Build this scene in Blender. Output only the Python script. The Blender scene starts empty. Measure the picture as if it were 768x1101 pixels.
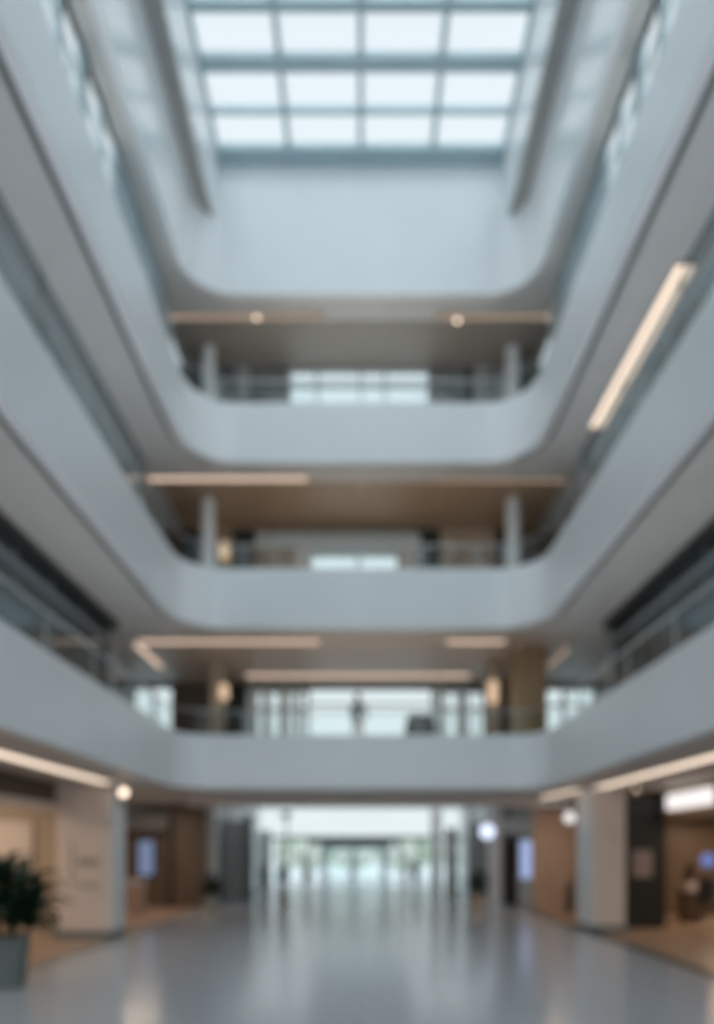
import bpy, bmesh, math, random
from mathutils import Vector, Matrix
random.seed(7)
PI = math.pi
S = bpy.context.scene
C = S.collection
EYE, F, CX, HY = 2.2, 748.0, 388.0, 916.0

def X(px, d): return (px - CX) / F * d          # metres to the right of the atrium's axis at depth d
def Z(py, d): return EYE + (HY - py) / F * d    # metres above the ground floor at depth d

# ------------------------------------------------------------------ materials
def new_mat(name):
    m = bpy.data.materials.new(name); m.use_nodes = True
    nt = m.node_tree; nt.nodes.clear()
    out = nt.nodes.new('ShaderNodeOutputMaterial')
    return m, nt, out

def mat(name, col, rough=.5, metal=0., ior=1.5, var=.05, scale=3., bump=0., spec=.5, coat=0.):
    m, nt, out = new_mat(name)
    b = nt.nodes.new('ShaderNodeBsdfPrincipled')
    tc = nt.nodes.new('ShaderNodeTexCoord'); no = nt.nodes.new('ShaderNodeTexNoise')
    no.inputs['Scale'].default_value = scale; no.inputs['Detail'].default_value = 3
    nt.links.new(tc.outputs['Object'], no.inputs['Vector'])
    cr = nt.nodes.new('ShaderNodeValToRGB')
    cr.color_ramp.elements[0].position = .3; cr.color_ramp.elements[1].position = .7
    cr.color_ramp.elements[0].color = tuple(max(0, c * (1 - var)) for c in col) + (1,)
    cr.color_ramp.elements[1].color = tuple(min(1, c * (1 + var)) for c in col) + (1,)
    nt.links.new(no.outputs['Fac'], cr.inputs['Fac'])
    nt.links.new(cr.outputs['Color'], b.inputs['Base Color'])
    b.inputs['Roughness'].default_value = rough; b.inputs['Metallic'].default_value = metal
    b.inputs['IOR'].default_value = ior
    b.inputs['Specular IOR Level'].default_value = spec
    b.inputs['Coat Weight'].default_value = coat
    b.inputs['Coat Roughness'].default_value = .08
    if bump:
        bp = nt.nodes.new('ShaderNodeBump'); bp.inputs['Strength'].default_value = bump
        nt.links.new(no.outputs['Fac'], bp.inputs['Height']); nt.links.new(bp.outputs['Normal'], b.inputs['Normal'])
    nt.links.new(b.outputs[0], out.inputs[0])
    return m

def emit(name, col, strength):
    m, nt, out = new_mat(name)
    e = nt.nodes.new('ShaderNodeEmission'); e.inputs[0].default_value = col + (1,); e.inputs[1].default_value = strength
    nt.links.new(e.outputs[0], out.inputs[0])
    return m

def tiles(name, c1, c2, mortar, size, rough, spec=.5, bump=0.):
    m, nt, out = new_mat(name)
    b = nt.nodes.new('ShaderNodeBsdfPrincipled')
    tc = nt.nodes.new('ShaderNodeTexCoord'); br = nt.nodes.new('ShaderNodeTexBrick')
    br.offset = 0.; br.squash = 1.
    br.inputs['Color1'].default_value = c1 + (1,); br.inputs['Color2'].default_value = c2 + (1,)
    br.inputs['Mortar'].default_value = mortar + (1,)
    br.inputs['Scale'].default_value = 1.; br.inputs['Mortar Size'].default_value = .006
    br.inputs['Brick Width'].default_value = size; br.inputs['Row Height'].default_value = size
    nt.links.new(tc.outputs['Object'], br.inputs['Vector'])
    nt.links.new(br.outputs['Color'], b.inputs['Base Color'])
    b.inputs['Roughness'].default_value = rough; b.inputs['Specular IOR Level'].default_value = spec
    nt.links.new(b.outputs[0], out.inputs[0])
    return m

def wood(name, c1, c2, rough=.45, axis='Z'):
    m, nt, out = new_mat(name)
    b = nt.nodes.new('ShaderNodeBsdfPrincipled')
    tc = nt.nodes.new('ShaderNodeTexCoord'); mp = nt.nodes.new('ShaderNodeMapping')
    mp.inputs['Scale'].default_value = (14, 14, .8) if axis == 'Z' else (.8, 14, 14)
    no = nt.nodes.new('ShaderNodeTexNoise'); no.inputs['Scale'].default_value = 1.; no.inputs['Detail'].default_value = 5
    cr = nt.nodes.new('ShaderNodeValToRGB')
    cr.color_ramp.elements[0].position = .3; cr.color_ramp.elements[0].color = c1 + (1,)
    cr.color_ramp.elements[1].position = .7; cr.color_ramp.elements[1].color = c2 + (1,)
    nt.links.new(tc.outputs['Object'], mp.inputs[0]); nt.links.new(mp.outputs[0], no.inputs['Vector'])
    nt.links.new(no.outputs['Fac'], cr.inputs['Fac']); nt.links.new(cr.outputs['Color'], b.inputs['Base Color'])
    b.inputs['Roughness'].default_value = rough
    nt.links.new(b.outputs[0], out.inputs[0])
    return m

def schlick(nt, f0, k):
    """two-sided Fresnel-like weight: f0 + k * (1 - cos)^5"""
    lw = nt.nodes.new('ShaderNodeLayerWeight'); lw.inputs[0].default_value = .5
    p = nt.nodes.new('ShaderNodeMath'); p.operation = 'POWER'; p.inputs[1].default_value = 5
    m = nt.nodes.new('ShaderNodeMath'); m.operation = 'MULTIPLY_ADD'; m.inputs[1].default_value = k; m.inputs[2].default_value = f0
    nt.links.new(lw.outputs['Facing'], p.inputs[0]); nt.links.new(p.outputs[0], m.inputs[0])
    return m.outputs[0]

def pane_glass(name, tint, f0=.04, k=.6):
    """clear pane: straight-through light with a Fresnel reflection"""
    m, nt, out = new_mat(name)
    t = nt.nodes.new('ShaderNodeBsdfTransparent'); t.inputs[0].default_value = tint + (1,)
    g = nt.nodes.new('ShaderNodeBsdfGlossy'); g.inputs['Roughness'].default_value = .03
    mx = nt.nodes.new('ShaderNodeMixShader')
    nt.links.new(schlick(nt, f0, k), mx.inputs[0]); nt.links.new(t.outputs[0], mx.inputs[1]); nt.links.new(g.outputs[0], mx.inputs[2])
    nt.links.new(mx.outputs[0], out.inputs[0])
    return m

def mirror_glass(name, body, gloss, f0, k=.6):
    """tinted facade glass that reflects strongly"""
    m, nt, out = new_mat(name)
    d = nt.nodes.new('ShaderNodeBsdfDiffuse'); d.inputs[0].default_value = body + (1,)
    g = nt.nodes.new('ShaderNodeBsdfGlossy'); g.inputs['Roughness'].default_value = .02; g.inputs[0].default_value = gloss + (1,)
    mx = nt.nodes.new('ShaderNodeMixShader')
    nt.links.new(schlick(nt, f0, k), mx.inputs[0]); nt.links.new(d.outputs[0], mx.inputs[1]); nt.links.new(g.outputs[0], mx.inputs[2])
    nt.links.new(mx.outputs[0], out.inputs[0])
    return m

M = {}
M['band'] = mat('white_band', (.83, .85, .87), .3, var=.02, scale=.6, spec=.35)
M['upper'] = mat('white_gloss_panel', (.88, .91, .93), .11, var=.02, scale=.6, spec=.8, ior=1.6)
M['soffit'] = mat('grey_soffit', (.62, .62, .61), .6, var=.03, scale=1.2)
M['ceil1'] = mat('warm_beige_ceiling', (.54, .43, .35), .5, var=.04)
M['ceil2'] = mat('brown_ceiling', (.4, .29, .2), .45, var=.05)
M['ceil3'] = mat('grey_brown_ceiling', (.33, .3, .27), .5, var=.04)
M['warmceil'] = mat('taupe_ceiling', (.62, .6, .57), .55, var=.04, scale=1.2)
M['slab'] = mat('slab_edge', (.2, .21, .21), .7)
M['dark'] = mat('dark_recess', (.025, .03, .032), .5)
M['grey'] = mat('grey_paint', (.36, .37, .37), .5)
M['midgrey'] = mat('mid_grey_panel', (.17, .185, .19), .45)
M['pierwarmlit'] = mat('warm_lit_stone', (.74, .64, .58), .35, var=.04, scale=2.)  # warm lamp light on the piers is mixed into this stone colour
M['pierside'] = mat('cool_white_stone', (.78, .79, .8), .3, var=.03, scale=2.)
M['beige'] = mat('beige_wall', (.46, .37, .28), .5, var=.05)
M['tan'] = mat('tan_wall', (.5, .37, .29), .5, var=.05)
M['brown'] = wood('brown_panelling', (.11, .08, .06), (.17, .125, .09))
M['timber'] = wood('golden_timber', (.28, .18, .09), (.4, .27, .15))
M['darkwood'] = wood('dark_timber', (.05, .035, .025), (.09, .06, .04))
M['black'] = mat('near_black', (.012, .014, .014), .4)
M['steel'] = mat('brushed_steel', (.45, .47, .48), .35, metal=.8, var=.04)
M['frame'] = mat('skylight_frame', (.42, .55, .6), .5, var=.04)
M['alum'] = mat('grey_aluminium', (.3, .33, .34), .4, metal=.3)
M['floor'] = tiles('polished_grey_tiles', (.45, .485, .53), (.465, .5, .545), (.37, .4, .43), 1.2, .19)
M['shopfloor'] = tiles('warm_beige_tiles', (.42, .31, .23), (.46, .34, .25), (.3, .24, .19), .8, .3)
M['carpet'] = mat('gallery_floor', (.6, .56, .52), .6)
M['mirror'] = mirror_glass('tinted_facade_glass', (.05, .08, .09), (.85, .92, .95), .5, .45)
M['mirrorlight'] = mirror_glass('pale_facade_glass', (.4, .52, .58), (.85, .92, .95), .2)
M['mirrordim'] = mirror_glass('dark_facade_glass', (.045, .055, .06), (.75, .82, .86), .2)
M['pane'] = pane_glass('window_pane', (.95, .98, .98), .03, .5)
M['skypane'] = pane_glass('skylight_pane', (.98, .98, .98), .02, .2)
M['rail'] = pane_glass('balustrade_glass', (.92, .95, .95), .03, .3)
M['frost'] = mat('frosted_panel', (.55, .6, .6), .5)
M['warm'] = emit('warm_strip', (1., .74, .58), .8)
M['warmhi'] = emit('warm_strip_bright', (1., .8, .64), 1.4)
M['warmlow'] = emit('warm_strip_low', (1., .72, .52), .4)
M['bulb'] = emit('lamp_bulb', (1., .78, .6), 3.)
M['bulblow'] = emit('lamp_bulb_soft', (1., .72, .48), .8)
M['cool'] = emit('cool_sign', (.72, .8, 1.), 1.6)
M['white_lit'] = emit('white_sign', (.98, .92, .9), 1.1)
M['letter'] = emit('sign_letter', (.9, .86, .85), .95)
M['screen'] = emit('blue_screen', (.3, .38, .6), .55)
M['screen2'] = emit('pale_blue_screen', (.45, .55, .9), .8)
M['violet'] = emit('small_blue_light', (.22, .3, .7), .75)
M['pot'] = mat('concrete_pot', (.17, .185, .18), .6, var=.1, scale=6)
M['potlight'] = mat('pale_pot', (.4, .38, .34), .6)
M['soil'] = mat('soil', (.03, .022, .015), .9)
M['leaf'] = mat('dark_green_leaf', (.018, .042, .022), .45, var=.3, scale=5)
M['leaf2'] = mat('green_leaf', (.04, .075, .03), .5, var=.3, scale=5)
M['treeleaf'] = mat('pale_tree_leaf', (.45, .55, .38), .7, var=.25, scale=2)
M['bark'] = mat('bark', (.09, .065, .045), .8)
M['skin'] = mat('skin', (.5, .32, .23), .5)
M['hair'] = mat('dark_hair', (.02, .015, .012), .6)
M['cloth_dark'] = mat('dark_cloth', (.018, .022, .028), .8)
M['cloth_navy'] = mat('navy_cloth', (.03, .04, .07), .8)
M['cloth_pale'] = mat('pale_cloth', (.55, .57, .58), .8)
M['cloth_brown'] = mat('brown_cloth', (.18, .13, .11), .8)
M['shoe'] = mat('shoe', (.02, .02, .02), .5)
M['fabric'] = mat('dark_upholstery', (.03, .03, .032), .8)
M['paper'] = mat('grey_pink_paper', (.3, .25, .25), .6, var=.05)
M['ink'] = mat('grey_ink', (.36, .31, .28), .6)
M['vase'] = mat('dark_ceramic', (.02, .017, .014), .3)
M['whitebox'] = mat('white_stone_block', (.6, .55, .55), .5)
M['paving'] = tiles('outdoor_paving', (.7, .72, .72), (.74, .76, .76), (.6, .61, .6), 1., .8)

# ------------------------------------------------------------------ helpers
def link(name, bm, m, parent=None, bevel=0., smooth=False, mats=None):
    bmesh.ops.recalc_face_normals(bm, faces=bm.faces[:])
    me = bpy.data.meshes.new(name); bm.to_mesh(me); bm.free()
    for k in (mats or [m]): me.materials.append(k)
    if smooth:
        for p in me.polygons: p.use_smooth = True
    o = bpy.data.objects.new(name, me); C.objects.link(o)
    if parent: o.parent = parent; o.matrix_parent_inverse = Matrix.Translation(-Vector(parent.location)) if parent.parent is None else parent.matrix_parent_inverse
    if bevel:
        b = o.modifiers.new('b', 'BEVEL'); b.width = bevel; b.segments = 2; b.limit_method = 'ANGLE'
    return o

def box(bm, x0, x1, y0, y1, z0, z1):
    r = bmesh.ops.create_cube(bm, size=1)
    for v in r['verts']:
        v.co = Vector(((x0 + x1) / 2 + v.co.x * (x1 - x0), (y0 + y1) / 2 + v.co.y * (y1 - y0), (z0 + z1) / 2 + v.co.z * (z1 - z0)))
    return r['verts']

def B(*boxes):
    bm = bmesh.new()
    for b in boxes: box(bm, *b)
    return bm

def cyl(bm, x, y, z0, z1, r0, r1=None, n=24):
    r = bmesh.ops.create_cone(bm, cap_ends=True, segments=n, radius1=r0, radius2=r0 if r1 is None else r1, depth=z1 - z0)
    for v in r['verts']: v.co += Vector((x, y, (z0 + z1) / 2))
    return r['verts']

def lathe(profile, n=24, c=(0, 0, 0)):
    bm = bmesh.new(); rings = []
    for r, z in profile:
        rings.append([bm.verts.new((c[0] + r * math.cos(2 * PI * k / n), c[1] + r * math.sin(2 * PI * k / n), c[2] + z)) for k in range(n)])
    for a, b in zip(rings, rings[1:]):
        for k in range(n): bm.faces.new((a[k], a[(k + 1) % n], b[(k + 1) % n], b[k]))
    bm.faces.new(rings[0][::-1]); bm.faces.new(rings[-1])
    return bm

def tube(bm, pts, r, n=8):
    pts = [Vector(p) for p in pts]; rings = []
    for i, p in enumerate(pts):
        t = (pts[min(i + 1, len(pts) - 1)] - pts[max(i - 1, 0)]).normalized()
        a = t.cross(Vector((0, 0, 1)))
        if a.length < .05: a = t.cross(Vector((1, 0, 0)))
        a.normalize(); b = t.cross(a)
        rr = r[i] if isinstance(r, (list, tuple)) else r
        rings.append([bm.verts.new(p + rr * (math.cos(2 * PI * k / n) * a + math.sin(2 * PI * k / n) * b)) for k in range(n)])
    for q, s in zip(rings, rings[1:]):
        for k in range(n): bm.faces.new((q[k], q[(k + 1) % n], s[(k + 1) % n], s[k]))
    bm.faces.new(rings[0][::-1]); bm.faces.new(rings[-1])

def thing(name, label, cat, loc=(0, 0, 0), group=None, kind=None):
    o = bpy.data.objects.new(name, None); C.objects.link(o); o.location = loc
    o.empty_display_size = .2
    return tag(o, label, cat, group, kind)

def tag(o, label, cat, group=None, kind=None):
    if label: o['label'] = label
    if cat: o['category'] = cat
    if group: o['group'] = group
    if kind: o['kind'] = kind
    return o

def struct(name, bm, m, parent=None, bevel=0.):
    o = link(name, bm, m, parent, bevel)
    if not parent: o['kind'] = 'structure'
    return o

def sroot(name, loc=(0, 0, 0)):
    o = bpy.data.objects.new(name, None); C.objects.link(o); o.location = loc; o['kind'] = 'structure'
    return o

def at(o, loc, label=None, group=None):
    o.location = loc
    if label: o['label'] = label
    if group: o['group'] = group
    return o

def dup(root, loc, label=None, rz=None):
    r = root.copy(); C.objects.link(r); r.location = loc
    if rz is not None: r.rotation_euler = (0, 0, rz)
    if label: r['label'] = label
    for ch in list(root.children):
        c = ch.copy(); C.objects.link(c); c.parent = r
        for g in list(ch.children):
            d = g.copy(); C.objects.link(d); d.parent = c
    return r

Y0 = -4.0        # near end of the atrium
D = 19.0         # the far face of the atrium void

def upath(W, R, t, d=D, y0=Y0, n=12):
    """plan of a U-shaped edge round the atrium, pushed outward by t"""
    W = W + t; R = max(.02, R + t); d = d + t
    ys = [y0 + (d - R - y0) * k / 8 for k in range(9)]
    p = [(-W, y) for y in ys]
    for k in range(1, n + 1):
        a = PI - k * PI / 2 / n
        p.append((-W + R + R * math.cos(a), d - R + R * math.sin(a)))
    for k in range(0, n + 1):
        a = PI / 2 - k * PI / 2 / n
        p.append((W - R + R * math.cos(a), d - R + R * math.sin(a)))
    p += [(W, y) for y in ys[::-1][1:]]
    return p

def sweep(section, W, R, closed=True):
    bm = bmesh.new(); rows = []
    for t, z in section:
        rows.append([bm.verts.new((x, y, z)) for x, y in upath(W, R, t)])
    m = len(rows)
    for i in range(m if closed else m - 1):
        a, b = rows[i], rows[(i + 1) % m]
        for k in range(len(a) - 1): bm.faces.new((a[k], a[k + 1], b[k + 1], b[k]))
    if closed:
        bm.faces.new([r[0] for r in rows]); bm.faces.new([r[-1] for r in rows][::-1])
    return bm

def uslab(W, R, t, Xo, Yo, z0, z1):
    """flat plate between the U-shaped edge and the building's outline"""
    inner = upath(W, R, t); n = 12; outer = []
    Rr = R + t; dd = D + t; WW = W + t
    for i, (x, y) in enumerate(inner):
        if i < 9: outer.append((-Xo, y))
        elif i < 9 + n:
            k = (i - 8) / n
            outer.append((-Xo, (dd - Rr) + (Yo - dd + Rr) * 2 * k) if k <= .5 else (-Xo + (Xo - WW + Rr) * (2 * k - 1), Yo))
        elif i <= 9 + 2 * n:
            k = (i - 9 - n) / n
            outer.append(((WW - Rr) + (Xo - WW + Rr) * 2 * k, Yo) if k <= .5 else (Xo, Yo - (Yo - dd + Rr) * (2 * k - 1)))
        else: outer.append((Xo, y))
    bm = bmesh.new()
    rows = [[bm.verts.new((x, y, z)) for x, y in pts] for pts, z in ((inner, z0), (inner, z1), (outer, z1), (outer, z0))]
    for i in range(4):
        a, b = rows[i], rows[(i + 1) % 4]
        for k in range(len(a) - 1):
            try: bm.faces.new((a[k], a[k + 1], b[k + 1], b[k]))
            except ValueError: pass
    bm.faces.new([r[0] for r in rows]); bm.faces.new([r[-1] for r in rows][::-1])
    return bm

# ------------------------------------------------------------------ atrium levels
LV = {  # band bottom, band top, half width, radius, facade half width, outline
    1: dict(z0=3.93, z1=5.40, W=4.97, R=.95, Xf=6.7, Yb=25.3),
    2: dict(z0=8.32, z1=9.95, W=4.85, R=1.15, Xf=5.9, Yb=23.0),
    3: dict(z0=12.84, z1=14.47, W=4.60, R=1.25, Xf=5.26, Yb=21.8),
    4: dict(z0=17.44, z1=None, W=4.70, R=1.25, Xf=None, Yb=21.8),
}
BL = {1: 'lowest white curved balcony band, just above the ground floor',
      2: 'middle white curved balcony band, second up from the ground floor',
      3: 'upper white curved balcony band, third up from the ground floor'}
XO = 9.6
for n, L in LV.items():
    z0, W, R = L['z0'], L['W'], L['R']; YP = LV[max(1, n - 1)]['Yb']
    if n < 4:
        z1 = L['z1']
        b = link('balcony_band', sweep([(0, z0), (0, z1), (.2, z1), (.2, z0 + .02), (.2, z0)], W, R), M['band'], bevel=.012)
        tag(b, BL[n], 'balcony band', 'white balcony bands round the atrium')
        ft = z1 - .4
        struct('floor_slab_%d' % n, uslab(W, R, .2, 13. if n == 1 else XO, YP + .25, z0 + .16, ft), M['slab'])
        struct('ceiling_%d' % n, uslab(W, R, .34, 13. if n == 1 else XO, YP + .25, z0 + .03, z0 + .15), M['soffit' if n == 3 else 'warmceil'])
        struct('floor_%d' % (n + 1), uslab(W, R, .22, XO, YP + .25, ft + .002, ft + .02), M['carpet'])
        # balustrade: glass runs, posts and one handrail
        bal = thing('glass_balustrade', {1: 'glass balustrade with steel handrail on the lowest white band',
                                         2: 'glass balustrade with steel handrail on the middle white band',
                                         3: 'glass balustrade with steel handrail on the upper white band'}[n], 'balustrade',
                    (0, D, z1), 'glass balustrades on the balcony bands')
        path = upath(W, R, .1)
        hr = bmesh.new(); tube(hr, [(x, y, z1 + .66) for x, y in path], .024, 8)
        link('handrail', hr, M['steel'], bal, smooth=True)
        g = sweep([(.093, z1 + .002), (.093, z1 + .63), (.107, z1 + .63), (.107, z1 + .002)], W, R)
        link('glass_pane', g, M['rail'], bal)
        # posts every 1.6 m along the far side, 2 m along the sides
        for x in [-3.2, -1.6, 0, 1.6, 3.2]:
            link('post', B((x - .015, x + .015, D + .085, D + .115, z1, z1 + .65)), M['steel'], bal)
        for s in (-1, 1):
            for y in [17.2, 15.2, 13.2, 11.2, 9.2, 7.2]:
                xx = s * (W + .1)
                link('post', B((xx - .015, xx + .015, y - .015, y + .015, z1, z1 + .65)), M['steel'], bal)
    else:
        struct('ceiling_4', uslab(W, R, .21, 5.34, 22.05, z0 + .0, z0 + .2), M['soffit'])

# ------------------------------------------------------------------ upper lantern under the skylight
def ringloft(specs, name, m):
    bm = bmesh.new(); rows = []
    for W, R, back, z in specs:
        rows.append([bm.verts.new((x, y, z)) for x, y in upath(W, R, 0, d=back)])
    for i in range(len(rows)):
        a, b = rows[i], rows[(i + 1) % len(rows)]
        for k in range(len(a) - 1): bm.faces.new((a[k], a[k + 1], b[k + 1], b[k]))
    o = struct(name, bm, m); o.data.materials.append(M['band'])
    for p in o.data.polygons:
        if p.center.y > 18.1: p.material_index = 1
    return o
ringloft([(4.70, 1.25, 19., 17.44), (4.43, .8, 19., 19.45), (4.62, .95, 19.2, 19.45), (4.92, 1.47, 19.22, 17.44)], 'wall_upper_lower', M['upper'])
ringloft([(4.06, .05, 19.0, 19.5), (3.86, .05, 19.0, 20.95), (4.6, .3, 19.3, 20.95), (4.6, .3, 19.3, 19.5)], 'wall_upper_top', M['upper'])
struct('trim_1', B((-4.6, -4.03, Y0, 18.99, 19.452, 19.60), ), M['grey'])
struct('trim_2', B((4.03, 4.6, Y0, 18.99, 19.452, 19.60), ), M['grey'])
# back wall filler between the two lofts stays flush
struct('wall_upper_back', B((-4.5, 4.5, 18.998, 19.25, 19.3, 19.66)), M['band'])
# roof slab around the skylight
struct('roof_left', B((-5.36, -3.86, Y0, 22.05, 21.0, 21.3)), M['slab'])
struct('roof_right', B((3.86, 5.36, Y0, 22.05, 21.0, 21.3)), M['slab'])
struct('roof_back', B((-3.86, 3.86, 19.02, 22.05, 21.0, 21.3)), M['slab'])
struct('roof_front', B((-3.86, 3.86, Y0, 1.0, 21.0, 21.3)), M['slab'])
sk = sroot('window_1', (0, 10, 20.95))
for x in (-3.86, -1.93, 0, 1.93, 3.86):
    link('mullion', B((x - .07, x + .07, 1.0, 19.0, 20.93, 21.12)), M['frame'], sk)
ybeams = []
y = 18.78; k = 0
while y > 1.2:
    w = (.25, .045, .18, .09)[0 if k == 0 else (1 if k % 2 else (2 if k % 4 == 2 else 1))]
    ybeams.append((y, w)); y -= 1.08; k += 1
ybeams = [(18.78, .24), (17.66, .05), (16.58, .17), (15.45, .1), (14.4, .05), (13.3, .17), (12.2, .06), (11.1, .1), (10., .17), (8.9, .06), (7.8, .17), (6.7, .06), (5.6, .1), (4.5, .17), (3.4, .06), (2.3, .1), (1.1, .17)]
for y, w in ybeams:
    link('frame_beam', B((-3.86, 3.86, y - w, y + w, 20.95, 21.1)), M['frame'], sk)
for (ya, wa), (yb, wb) in zip(ybeams, ybeams[1:]):
    for x in (-3.86, -1.93, 0, 1.93):
        link('glass_pane', B((x + .07, x + 1.86, yb + wb, ya - wa, 21.03, 21.045)), M['skypane'], sk)

# ------------------------------------------------------------------ outer walls
for s, nm in ((-1, 'left'), (1, 'right')):
    struct('wall_%s' % nm, B((min(s * XO, s * (XO + .3)), max(s * XO, s * (XO + .3)), Y0, 26.5, 4.0, 14.0)), M['slab'])
    struct('wall_shop_%s' % nm, B((min(s * 13, s * 13.3), max(s * 13, s * 13.3), Y0, 26.5, 0, 5.0)), M['beige'])
for s, nm in ((-1, 'left'), (1, 'right')):
    struct('wall_top_%s' % nm, B((min(s * 5.26, s * 5.34), max(s * 5.26, s * 5.34), Y0, 22.05, 17.64, 21.0)), M['slab'])
    struct('wall_top_side_%s' % nm, B((min(s * 5.7, s * 5.9), max(s * 5.7, s * 5.9), 19.1, 22.05, 14.1, 17.44)), M['slab'])
struct('wall_top_back', B((-5.34, 5.34, 21.8, 22.05, 17.64, 21.0)), M['slab'])

# glazed front end behind the camera, unseen and added for frontal fill daylight
fr = sroot('window_2', (0, Y0, 0))
for k in range(9):
    x = -XO + k * 2.4
    link('mullion', B((x - .04, x + .04, Y0 - .1, Y0 - .02, 0, 21.)), M['alum'], fr)
for z in (0, 3.9, 8.3, 12.8, 17.4, 21):
    link('frame_beam', B((-XO, XO, Y0 - .1, Y0 - .02, z - .06, z + .06)), M['alum'], fr)
link('glass_pane', B((-XO, XO, Y0 - .07, Y0 - .055, 0, 21)), M['pane'], fr)

# ------------------------------------------------------------------ side facades of tinted glass
def facade(level, s):
    L = LV[level]; Xf = L['Xf']; fl = L['z1'] - .4; top = LV[level + 1]['z0'] + .03
    nm = 'left' if s < 0 else 'right'
    r = sroot('wall_facade_%s_%d' % (nm, level), (s * Xf, 8, fl))
    x0, x1 = (s * Xf, s * (Xf + .08)) if s > 0 else (s * (Xf + .08), s * Xf)
    if level < 3: link('glass_pane', B((x0, x1, Y0, 18.5, fl, top)), M['mirrordim' if level == 1 else 'mirror'], r)
    else:
        wins = [(5.4, 6.4), (7., 8.), (8.4, 9.4), (9.8, 10.6), (10.95, 12.05), (12.3, 13.0), (13.4, 14.07), (14.2, 14.85)]
        ya = Y0
        for k, (a, b) in enumerate(wins):
            link('glass_panel', B((x0, x1, ya, a, fl, top)), M['mirrorlight'], r); ya = b
            link('window_pane', B((x0 + .03, x1 - .03, a, b, fl + .3, top)), M['skypane'], r)
            link('window_sill', B((x0, x1, a, b, fl, fl + .3)), M['grey'], r)
        link('glass_panel', B((x0, x1, ya, 18.5, fl, top)), M['mirrorlight'], r)
    for y in ([18.4, 15.6, 12.8, 10., 7.2, 4.4] if level == 2 else [18.4, 16.6] if level == 3 else [18.3, 16.7, 15.1, 13.5, 11.9, 10.3, 8.7, 7.1]):
        link('mullion', B((x0 - .012, x1 + .012, y - .03, y + .03, fl, top)), M['midgrey'], r)
    if level == 1:
        link('head_frame', B((min(s * 6.48, s * 6.7), max(s * 6.48, s * 6.7), Y0, 18.6, 8.12, 8.36)), M['black'], r)
        link('sill_rail', B((min(s * 6.6, s * 6.7), max(s * 6.6, s * 6.7), Y0, 18.5, 7.72, 7.8)), M['alum'], r)
    else:
        link('head_frame', B((x0 - .03, x1 + .03, Y0, 18.5, top - .03, top)), M['frost' if level == 3 else 'midgrey'], r)
    xe0, xe1 = sorted((s * (Xf - .05), s * (Xf + .5)))
    link('pier', B((xe0, xe1, 18.5, 19.1, fl, top)), M['grey'], r)
for lv in (1, 2, 3):
    for s in (-1, 1): facade(lv, s)

# ------------------------------------------------------------------ back gallery walls
wincount = [10]
def seg_wall(lv, segs, ztop, zbot):
    ztop += .035 if lv < 3 else 0
    d = LV[lv]['Yb']
    for i, (a, b, kind, *rest) in enumerate(segs):
        xa = -XO if a is None else X(a, d); xb = XO if b is None else X(b, d)
        zt = rest[0] if rest else ztop
        if kind == 'win':
            wincount[0] += 1
            w = sroot('window_%d' % wincount[0], ((xa + xb) / 2, d, zbot))
            link('window_sill', B((xa, xb, d, d + .2, zbot, zbot + .3)), M['frost'], w)
            if zt < ztop: link('window_head', B((xa, xb, d - .02, d + .2, zt, ztop)), M['grey'], w)
            mull = rest[1] if len(rest) > 1 else [xa, xb]
            for m_ in mull:
                link('mullion', B((m_ - .035, m_ + .035, d + .02, d + .12, zbot + .3, zt)), M['alum'], w)
            if len(rest) > 2: link('transom', B((xa, xb, d + .03, d + .11, rest[2] - .04, rest[2] + .04)), M['alum'], w)
            link('glass_pane', B((xa, xb, d + .06, d + .075, zbot + .3, zt)), M['pane'], w)
        else:
            struct('wall_back_%d_%d' % (lv, i + 1), B((xa, xb, d, d + .25, zbot, ztop)), M[kind])
def mx(lv, *px): return [X(p, LV[lv]['Yb']) for p in px]
seg_wall(3, [(None, 206, 'midgrey'), (206, 219, 'dark'), (219, 238, 'grey'), (238, 244, 'dark'), (244, 256, 'midgrey'), (256, 268, 'grey'), (268, 310, 'midgrey'),
             (310, 463, 'win', 17.3, mx(3, 312, 341, 388, 414, 461), Z(414, 21.8)),
             (463, 502, 'midgrey'), (502, 509, 'dark'), (509, 529, 'grey'), (529, 534, 'dark'), (534, 553, 'grey'), (553, 570, 'dark'), (570, None, 'midgrey')], 17.44, 14.07)
seg_wall(2, [(None, 193, 'brown'), (193, 214, 'dark'), (214, 228, 'grey'), (228, 234, 'dark'), (234, 250, 'beige'), (250, 274, 'dark'), (274, 333, 'tan'),
             (333, 429, 'win', Z(597, 23.), mx(2, 334, 385, 428)),
             (429, 448, 'tan'), (448, 474, 'dark'), (474, 500, 'beige'), (500, 534, 'tan'), (534, 543, 'dark'), (543, 555, 'grey'), (555, None, 'brown')], 12.84, 9.55)
seg_wall(1, [(None, 143, 'grey'), (143, 186, 'win', 8.15, mx(1, 144, 164, 185)), (186, 226, 'brown'), (226, 241, 'beige'), (241, 265, 'dark'),
             (265, 331, 'win', 8.0, mx(1, 266, 276, 290, 301, 312, 322, 330), Z(762, 25.3)),
             (331, 466, 'win', 8.1, mx(1, 332, 465), Z(757, 25.3)),
             (466, 522, 'win', 8.0, mx(1, 467, 480, 491, 503, 513, 521), Z(762, 25.3)),
             (522, 540, 'beige'), (540, 549, 'dark'), (549, 556, 'grey'), (556, 587, 'timber'),
             (587, 641, 'win', 8.1, mx(1, 588, 606, 625, 640), Z(758, 25.3)), (641, None, 'grey')], 8.34, 5.0)
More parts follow.
